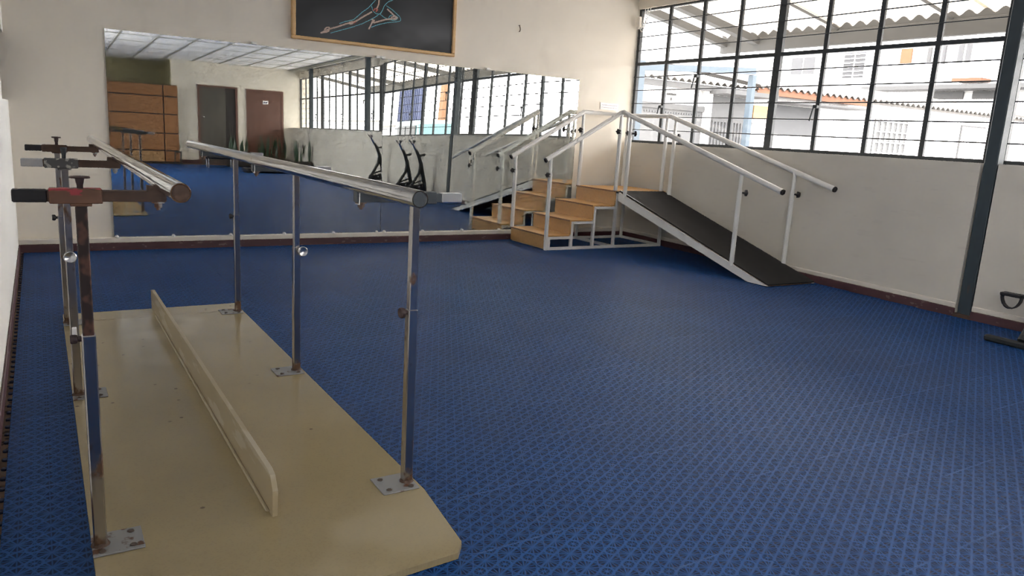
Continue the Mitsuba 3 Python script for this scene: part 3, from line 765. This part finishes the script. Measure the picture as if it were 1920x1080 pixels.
def bike(x, y, label):
    k = thing('exercise_bike', label, 'exercise bike', 'exercise bikes along the window wall')
    f = cat([pipe([(x + 0.14, y, 0.14), (x + 0.12, y, 0.36), (x + 0.0, y, 0.86), (x - 0.07, y, 1.04), (x - 0.2, y, 1.27)], [0.044, 0.044, 0.042, 0.034, 0.028], 12), pipe([(x - 0.005, y, 0.84), (x - 0.03, y, 0.62), (x - 0.23, y, 0.27), (x - 0.42, y, 0.06)], [0.034, 0.034, 0.033, 0.032], 12), pipe([(x - 0.17, y, 0.36), (x + 0.10, y, 0.46)], 0.02, 10)])
    put(k + '__frame', f, 'black_metal')
    put(k + '__drive_box', cat([box(x - 0.25, x + 0.16, y - 0.06, y + 0.06, 0.20, 0.34, 0.025)]), 'black_plastic', False)
    put(k + '__stabilizer', box(x - 0.46, x - 0.40, y - 0.30, y + 0.28, 0.0, 0.055, 0.015), 'black_metal', False)
    put(k + '__stabilizer', cat([box(x + 0.10, x + 0.16, y - 0.22, y + 0.22, 0.0, 0.055, 0.015), box(x + 0.11, x + 0.15, y - 0.03, y + 0.03, 0.05, 0.16)]), 'black_metal', False)
    h = cat([pipe([(x - 0.2, y - 0.16, 1.33), (x - 0.24, y - 0.14, 1.36), (x - 0.21, y, 1.30), (x - 0.24, y + 0.14, 1.36), (x - 0.30, y + 0.16, 1.37)], 0.018, 10)])
    put(k + '__handlebar', h, 'black_metal')
    put(k + '__head_clamp', cat([pipe([(x - 0.14, y, 1.16), (x - 0.22, y, 1.31)], 0.034, 12), box(x - 0.26, x - 0.2, y - 0.05, y + 0.05, 1.29, 1.36, 0.012)]), 'silver')
    put(k + '__seat_stub', cat([pipe([(x - 0.04, y, 1.03), (x + 0.06, y, 1.05)], 0.024, 10), box(x + 0.04, x + 0.08, y - 0.05, y + 0.05, 1.02, 1.08, 0.012)]), 'black_metal')
    for s in (-1, 1):
        c = put(k + '__crank', cat([beam((x - 0.05, y + s * 0.07, 0.27), (x + (0.02 if s > 0 else -0.13), y + s * 0.09, 0.36 if s > 0 else 0.16), 0.022, 0.03, 0.005)]), 'silver', False)
        px, pz = (x - 0.06, 0.37) if s > 0 else (x - 0.13, 0.17)
        yy = y + s * 0.29
        put(c + '__pedal', cat([box(px - 0.045, px + 0.045, yy - 0.085, yy + 0.085, pz - 0.013, pz + 0.015, 0.006), pipe([(px, yy - s * 0.05, pz), (x + (0.02 if s > 0 else -0.13), y + s * 0.09, 0.36 if s > 0 else 0.16)], 0.012, 8)]), 'black_plastic', False)
        ang = np.linspace(0, np.pi, 13)
        loop = [(px, yy - 0.08 * math.cos(a), pz - 0.005 - 0.115 * math.sin(a)) for a in ang]
        put(c + '__strap', cat([beam(loop[i], loop[i + 1], 0.010, 0.05, 0.0, up=(1, 0, 0)) for i in range(12)]), 'black_plastic', False)
    return k


bike(7.26, 2.85, 'black folding exercise bike nearest the right edge of the photo, beside the dark steel post')
bike(7.26, 2.08, 'black folding exercise bike in the right mirror, middle one of the three')
bike(7.24, 0.2, 'black folding exercise bike with chrome handlebar on the seam between the two mirrors')

# ------------------------------------------------------------------ far end of the room (seen in the mirrors)
wp = thing('wood_panel', 'tall reddish-brown wooden panel with dark joints leaning in the far recess', 'wooden panel')
put(wp + '__backing', box(0.9, 3.70, -8.86, -8.80, 0.03, 2.80), 'door_dark', False)
zs = [0.05, 0.425, 1.025, 1.725, 2.375, 2.80]
for a, b in zip(zs[:-1], zs[1:]):
    for x0, x1 in ((0.9, 3.255), (3.29, 3.71)):
        put(wp + '__board', box(x0, x1, -8.80, -8.765, a + 0.02, b - 0.02, 0.004), 'panel_wood', False)
put(wp + '__kick_board', box(2.2, 3.24, -8.764, -8.70, 0.07, 0.40, 0.006), 'panel_light', False)
ws_ = thing('wheeled_stand', 'low black wheeled stand at the right foot of the wooden panel', 'stand')
for x in (3.56, 3.74):
    put(ws_ + '__leg', pipe([(x - 0.02, -8.6, 0.05), (x, -8.6, 0.42)], 0.022, 10), 'black_metal')
    put(ws_ + '__wheel', lathe([(0.001, -0.02), (0.045, -0.02), (0.05, 0), (0.045, 0.02), (0.001, 0.02)], (x - 0.02, -8.6, 0.05), (0, 1, 0), 16), 'black_plastic')
put(ws_ + '__crossbar', pipe([(3.56, -8.6, 0.40), (3.74, -8.6, 0.40)], 0.02, 10), 'black_metal')


def blade(p, h, lean, az, w):
    """one stiff upright leaf, slightly twisted, with thickness"""
    n = 9
    L, Rr = [], []
    for i in range(n):
        t = i / (n - 1)
        ww = w * (0.55 + 1.1 * t - 1.6 * t ** 3) if t < 1 else 0.004
        c = np.array(p) + np.array([math.cos(az) * lean * t * t, math.sin(az) * lean * t * t, h * t])
        s = np.array([-math.sin(az + t), math.cos(az + t), 0]) * max(ww, 0.004) / 2
        f = np.array([math.cos(az + t), math.sin(az + t), 0]) * 0.006
        L.append(c - s), Rr.append(c + s)
        L[-1] = (L[-1], c + f, c - f)
    V = []
    for (l, fa, fb), r in zip(L, Rr):
        V += [l, fa, r, fb]
    F = []
    for i in range(n - 1):
        for j in range(4):
            a, b, c, d = 4 * i + j, 4 * i + (j + 1) % 4, 4 * i + 4 + (j + 1) % 4, 4 * i + 4 + j
            F += [[a, b, c], [a, c, d]]
    F += [[0, 2, 1], [0, 3, 2]]
    return trimesh.Trimesh(np.array(V), F, process=False)


def planter(x0, x1, y, n, h, label):
    k = thing('potted_plant', label, 'potted plant', 'snake plants at the far end')
    put(k + '__trough', cat([box(x0, x1, y - 0.14, y + 0.14, 0.0, 0.30, 0.02)]), 'pot', False)
    put(k + '__soil', box(x0 + 0.03, x1 - 0.03, y - 0.11, y + 0.11, 0.295, 0.31), 'soil', False)
    for i in range(n):
        x = x0 + 0.06 + (x1 - x0 - 0.12) * (i + 0.5) / n + rng.uniform(-0.03, 0.03)
        put(k + '__leaf', blade((x, y + rng.uniform(-0.08, 0.08), 0.30), h * rng.uniform(0.65, 1.05), rng.uniform(0.02, 0.13), rng.uniform(0, 6.28), rng.uniform(0.11, 0.15)), 'leaf', 60)


planter(5.1, 5.9, -8.2, 7, 0.80, 'dark trough of upright snake plants between the two far doors')
planter(6.05, 7.15, -8.2, 15, 0.88, 'wide dark trough of dense snake plants in front of the brown door')
planter(6.85, 7.48, -6.6, 6, 0.74, 'dark pot of dark green snake plants beside the window wall')
wb = thing('weight_bench', 'low black padded bench in front of the open grey door', 'bench')
put(wb + '__pad', box(4.25, 5.2, -7.6, -7.1, 0.28, 0.38, 0.04), 'black_plastic', False)
for x in (4.35, 5.1):
    put(wb + '__leg', cat([pipe([(x, -7.55, 0.0), (x, -7.55, 0.29)], 0.025, 10), pipe([(x, -7.15, 0.0), (x, -7.15, 0.29)], 0.025, 10), pipe([(x, -7.55, 0.08), (x, -7.15, 0.08)], 0.02, 10)]), 'silver')
tm = thing('step_platform', 'long low black step platform on the mat in front of the far planters', 'step platform')
put(tm + '__deck', box(5.0, 6.6, -5.4, -4.7, 0.03, 0.14, 0.02), 'black_plastic', False)
for x in (5.1, 6.5):
    put(tm + '__foot', box(x - 0.06, x + 0.06, -5.38, -4.72, 0.0, 0.04), 'rubber', False)

# ------------------------------------------------------------------ outside
struct('ground', box(-60, 60, -45, 45, -0.9, -0.45), 'concrete', False)


def corrugated(x0, x1, y0, y1, za, zb, pitch, amp, along='x', n=6):
    """sheet whose ridges run along x (waves across y), z from za at x0 to zb at x1; or the other way round"""
    a0, a1 = (y0, y1) if along == 'x' else (x0, x1)
    k = max(2, int((a1 - a0) / pitch * n))
    a = np.linspace(a0, a1, k + 1)
    h = amp * np.cos(2 * np.pi * (a - a0) / pitch)
    rows = []
    for e, (b, z) in enumerate((((x0 if along == 'x' else y0), za), ((x1 if along == 'x' else y1), zb))):
        for dz in (0, -0.012):
            rows.append(np.stack([np.full_like(a, b), a, z + h + dz] if along == 'x' else [a, np.full_like(a, b), z + h + dz], 1))
    V = np.vstack(rows)
    m = k + 1
    F = []
    for i in range(k):
        for r, s in ((0, 2), (3, 1), (1, 0), (2, 3)):
            F += [[r * m + i, s * m + i, s * m + i + 1], [r * m + i, s * m + i + 1, r * m + i + 1]]
    return trimesh.Trimesh(V, F, process=False)


cp = thing('canopy_roof', 'corrugated pale canopy roof on grey beams just outside the windows', 'canopy roof')


def single(x0, x1, y0, y1, za, zb, pitch, amp):
    k = int((y1 - y0) / pitch * 8)
    a = np.linspace(y0, y1, k + 1)
    h = amp * np.cos(2 * np.pi * (a - y0) / pitch)
    V = np.vstack([np.stack([np.full_like(a, x0), a, za + h], 1), np.stack([np.full_like(a, x1), a, zb + h], 1)])
    F = []
    for i in range(k):
        F += [[i, k + 1 + i, k + 2 + i], [i, k + 2 + i, i + 1]]
    return trimesh.Trimesh(V, F, process=False)


CX0, CX1, CZ0, CZ1 = 8.15, 11.25, 4.02, 3.47
for j in range(9):
    put(cp + '__sheet', single(CX0, CX1, 10.46 - 2.35 * (j + 1), 10.46 - 2.35 * j + 0.04, CZ0 + 0.004 * (j % 2), CZ1 + 0.004 * (j % 2), 0.235, 0.036), 'canopy_sheet', True)
put(cp + '__eave_beam', box(10.92, 11.02, -10.8, 10.46, 3.20, 3.425, 0.01), 'canopy_beam', False)
ya = np.linspace(10.46, -10.69, 720)
za = 3.500 + 0.036 * np.cos(2 * np.pi * (10.46 - ya) / 0.235)
put(cp + '__closure_strip', prism([(10.46, 3.41)] + [(float(a), float(b)) for a, b in zip(ya, za)] + [(-10.69, 3.41)], 'x', 10.95, 10.99), 'canopy_beam', False)
put(cp + '__purlin', box(8.62, 8.70, -10.8, 10.46, 3.74, 3.88, 0.01), 'canopy_beam', False)
put(cp + '__purlin', box(8.16, 8.24, -10.8, 10.46, 3.80, 3.96, 0.01), 'canopy_beam', False)
for y in (10.36, 9.62, 4.2, 1.0, -3.2, -7.4, -10.6):
    put(cp + '__rafter', beam((8.15, y, 3.87), (10.95, y, 3.36), 0.14 if y > 9 else 0.10, 0.12), 'canopy_beam', False)
for y in (8.0, 6.2, 2.6, -1.0, -5.4):
    put(cp + '__rod', beam((8.6, y, 3.86), (10.95, y, 3.44), 0.03, 0.03), 'canopy_beam', False)

# blue painted carport frame
cf = thing('carport_frame', 'pale blue steel carport post and beam outside the first window', 'carport frame')
put(cf + '__post', box(11.56, 11.74, 13.42, 13.58, -0.45, 3.3, 0.01), 'pale_blue', False)
put(cf + '__beam', beam((11.5, 13.5, 3.15), (15.4, 13.5, 3.40), 0.12, 0.14), 'pale_blue', False)
put(cf + '__post', box(15.28, 15.42, 13.42, 13.58, -0.45, 3.3, 0.01), 'pale_blue', False)

# low house with sheet and tile roof, gates and a shop front
lh = thing('low_house', 'low white house with corrugated roof, grey gates and barred window across the yard', 'house')
put(lh + '__wall', box(12.4, 33.0, 15.1, 19.0, -0.45, 3.02), 'house_white', False)
put(lh + '__roof_sheet', corrugated(12.6, 17.1, 14.75, 18.8, 3.13, 3.75, 0.26, 0.045, 'y'), 'roof_sheet', True)
put(lh + '__fascia', box(12.6, 17.1, 14.82, 14.9, 2.93, 3.07), 'house_trim', False)
put(lh + '__tile_fascia', box(17.1, 22.4, 14.80, 14.92, 3.0, 3.19), 'terracotta', False)
put(lh + '__roof_tiles', corrugated(17.1, 33.0, 14.75, 18.8, 3.2, 4.0, 0.30, 0.05, 'y'), 'roof_sheet', True)
put(lh + '__tile_eave', box(22.4, 33.0, 14.82, 14.92, 3.09, 3.16), 'roof_sheet', False)
g = put(lh + '__garage_gate', box(13.1, 15.28, 15.02, 15.09, -0.4, 2.44), 'gate_grey', False)
put(g + '__lintel', box(13.0, 15.3, 14.96, 15.08, 2.38, 2.52), 'house_trim', False)
for i in range(22):
    put(g + '__vent', box(13.2 + 0.093 * i, 13.25 + 0.093 * i, 14.995, 15.019, 2.27, 2.31), 'house_dark', False)
put(lh + '__pillar', box(15.29, 15.5, 14.9, 15.09, -0.45, 2.95), 'house_white', False)
put(lh + '__porch_recess', box(15.5, 17.25, 15.06, 15.09, -0.4, 2.85), 'gate_grey', False)
put(lh + '__porch_roof', box(15.35, 17.4, 14.3, 15.09, 2.87, 2.98), 'house_trim', False)
bg = put(lh + '__bar_gate', box(15.6, 17.2, 14.93, 14.96, 2.16, 2.22), 'house_trim', False)
for i in range(13):
    put(bg + '__bar', box(15.62 + 0.125 * i, 15.665 + 0.125 * i, 14.93, 14.96, -0.4, 2.16), 'house_dark', False)
put(lh + '__awning', beam((17.9, 14.7, 2.83), (21.7, 14.7, 2.86), 0.8, 0.05), 'house_trim', False)
put(lh + '__shop_front', box(18.25, 20.1, 15.05, 15.09, 1.95, 2.78), 'house_dark', False)
put(lh + '__shop_sign', box(17.3, 18.1, 15.03, 15.09, 2.35, 2.7), 'panel_light', False)
gw = put(lh + '__grille_window', box(23.15, 25.0, 15.06, 15.09, 0.6, 2.68), 'gate_grey', False)
for i in range(7):
    put(gw + '__grille_bar', box(23.15 + 0.30 * i, 23.19 + 0.30 * i, 15.0, 15.05, 0.6, 2.68), 'house_white', False)
for i in range(6):
    put(gw + '__grille_bar', box(23.15, 25.0, 15.0, 15.05, 0.9 + 0.34 * i, 0.94 + 0.34 * i), 'house_white', False)
g2 = put(lh + '__slat_gate', box(28.35, 30.05, 15.06, 15.09, -0.4, 2.76), 'house_trim', False)
for i in range(8):
    put(g2 + '__slat', box(28.4 + 0.21 * i, 28.52 + 0.21 * i, 15.02, 15.055, -0.4, 2.7), 'house_white', False)
put(lh + '__house_number', cat([box(14.0 + 0.07 * i, 14.045 + 0.07 * i, 15.07, 15.098, 2.74, 2.79) for i in range(5)] + [box(14.14, 14.19, 15.07, 15.098, 2.61, 2.68)]), 'house_trim', False)

# white two-storey house behind it
th = thing('tall_house', 'tall white house with small windows and a balcony behind the low house', 'house')
put(th + '__wall', box(34.0, 42.0, 12.0, 40.0, -0.45, 10.5), 'house_white', False)


def far_window(y0, y1, z0, z1, bars=0):
    k_ = put(th + '__window', box(33.93, 34.0, y0 - 0.06, y1 + 0.06, z0 - 0.06, z1 + 0.06), 'house_white', False)
    ym = (y0 + y1) / 2
    for a_, b_ in ((y0, ym - 0.05), (ym + 0.05, y1)):
        put(k_ + '__pane', box(33.9, 33.929, a_, b_, z0, z1), 'house_dark', False)
    for i in range(bars):
        z = z0 + (z1 - z0) * (i + 0.5) / bars
        put(k_ + '__bar', box(33.80, 33.84, y0 - 0.3, y1 + 0.1, z - 0.025, z + 0.025), 'house_white', False)


far_window(25.9, 27.3, 5.43, 6.25)
far_window(23.1, 24.2, 5.15, 6.34, 6)
far_window(18.15, 18.7, 5.62, 6.45)
put(th + '__balcony_slab', box(32.9, 34.0, 12.4, 22.4, 4.45, 4.62), 'house_trim', False)
bf = put(th + '__balcony_door', box(33.9, 34.0, 20.8, 21.3, 5.72, 6.35), 'orange', False)
put(th + '__balcony_door', box(33.9, 34.0, 19.9, 20.05, 5.72, 6.35), 'house_trim', False)
put(th + '__drain_pipe', box(33.85, 33.99, 19.25, 19.36, 5.6, 6.6), 'house_dark', False)
put(th + '__clay_canopy', box(33.2, 34.0, 17.2, 18.4, 4.78, 4.9), 'terracotta', False)
for y0, y1 in ((18.2, 19.5), (16.9, 17.8)):
    put(th + '__lower_window', box(33.9, 34.0, y0, y1, 4.1, 4.42), 'house_trim', False)

# what the mirrors catch of the street to the south
bs = thing('blue_shed', 'blue sheet-metal shed seen in the right mirror through the windows', 'shed')
put(bs + '__wall', box(15.0, 15.3, -17.5, -15.0, -0.45, 4.4), 'blue_sheet', False)
for i in range(12):
    put(bs + '__rib', box(14.96, 15.0, -17.45 + 0.205 * i, -17.41 + 0.205 * i, -0.45, 4.4), 'blue_sheet', False)
put(bs + '__roof', box(14.9, 15.5, -17.6, -14.9, 4.4, 4.46), 'roof_sheet', False)
op = thing('orange_pillar', 'tall orange painted pillar seen in the right mirror through the windows', 'pillar')
put(op + '__shaft', box(15.0, 15.25, -12.85, -12.45, -0.45, 4.6, 0.02), 'orange', False)
put(op + '__cap', box(14.92, 15.33, -12.93, -12.37, 4.6, 4.75), 'house_trim', False)
yw = thing('yard_wall', 'white yard wall along the street seen in the mirrors', 'wall')
put(yw + '__wall', box(16.0, 16.3, -40, -18.2, -0.45, 2.2), 'house_white', False)
put(yw + '__coping', box(15.93, 16.37, -40, -18.2, 2.2, 2.3), 'roof_sheet', False)
car = thing('parked_van', 'teal van parked in front of the blue shed, seen in the right mirror', 'van')
body = [(-11.8, -0.1), (-8.9, -0.1), (-8.7, 0.3), (-8.75, 1.0), (-9.2, 1.25), (-9.5, 2.05), (-9.8, 2.2), (-11.7, 2.2), (-11.85, 1.95)]
put(car + '__body', prism([(y, z) for y, z in body], 'x', 12.6, 14.3), 'teal_car', 20)
for y0, y1 in ((-11.5, -10.7), (-10.6, -9.7)):
    put(car + '__window', box(12.56, 12.6, y0, y1, 1.45, 2.0), 'house_dark', False)
for y in (-11.2, -9.4):
    put(car + '__wheel', lathe([(0.001, -0.1), (0.36, -0.1), (0.42, -0.05), (0.42, 0.1), (0.001, 0.1)], (12.65, y, -0.03), (1, 0, 0), 20), 'rubber')
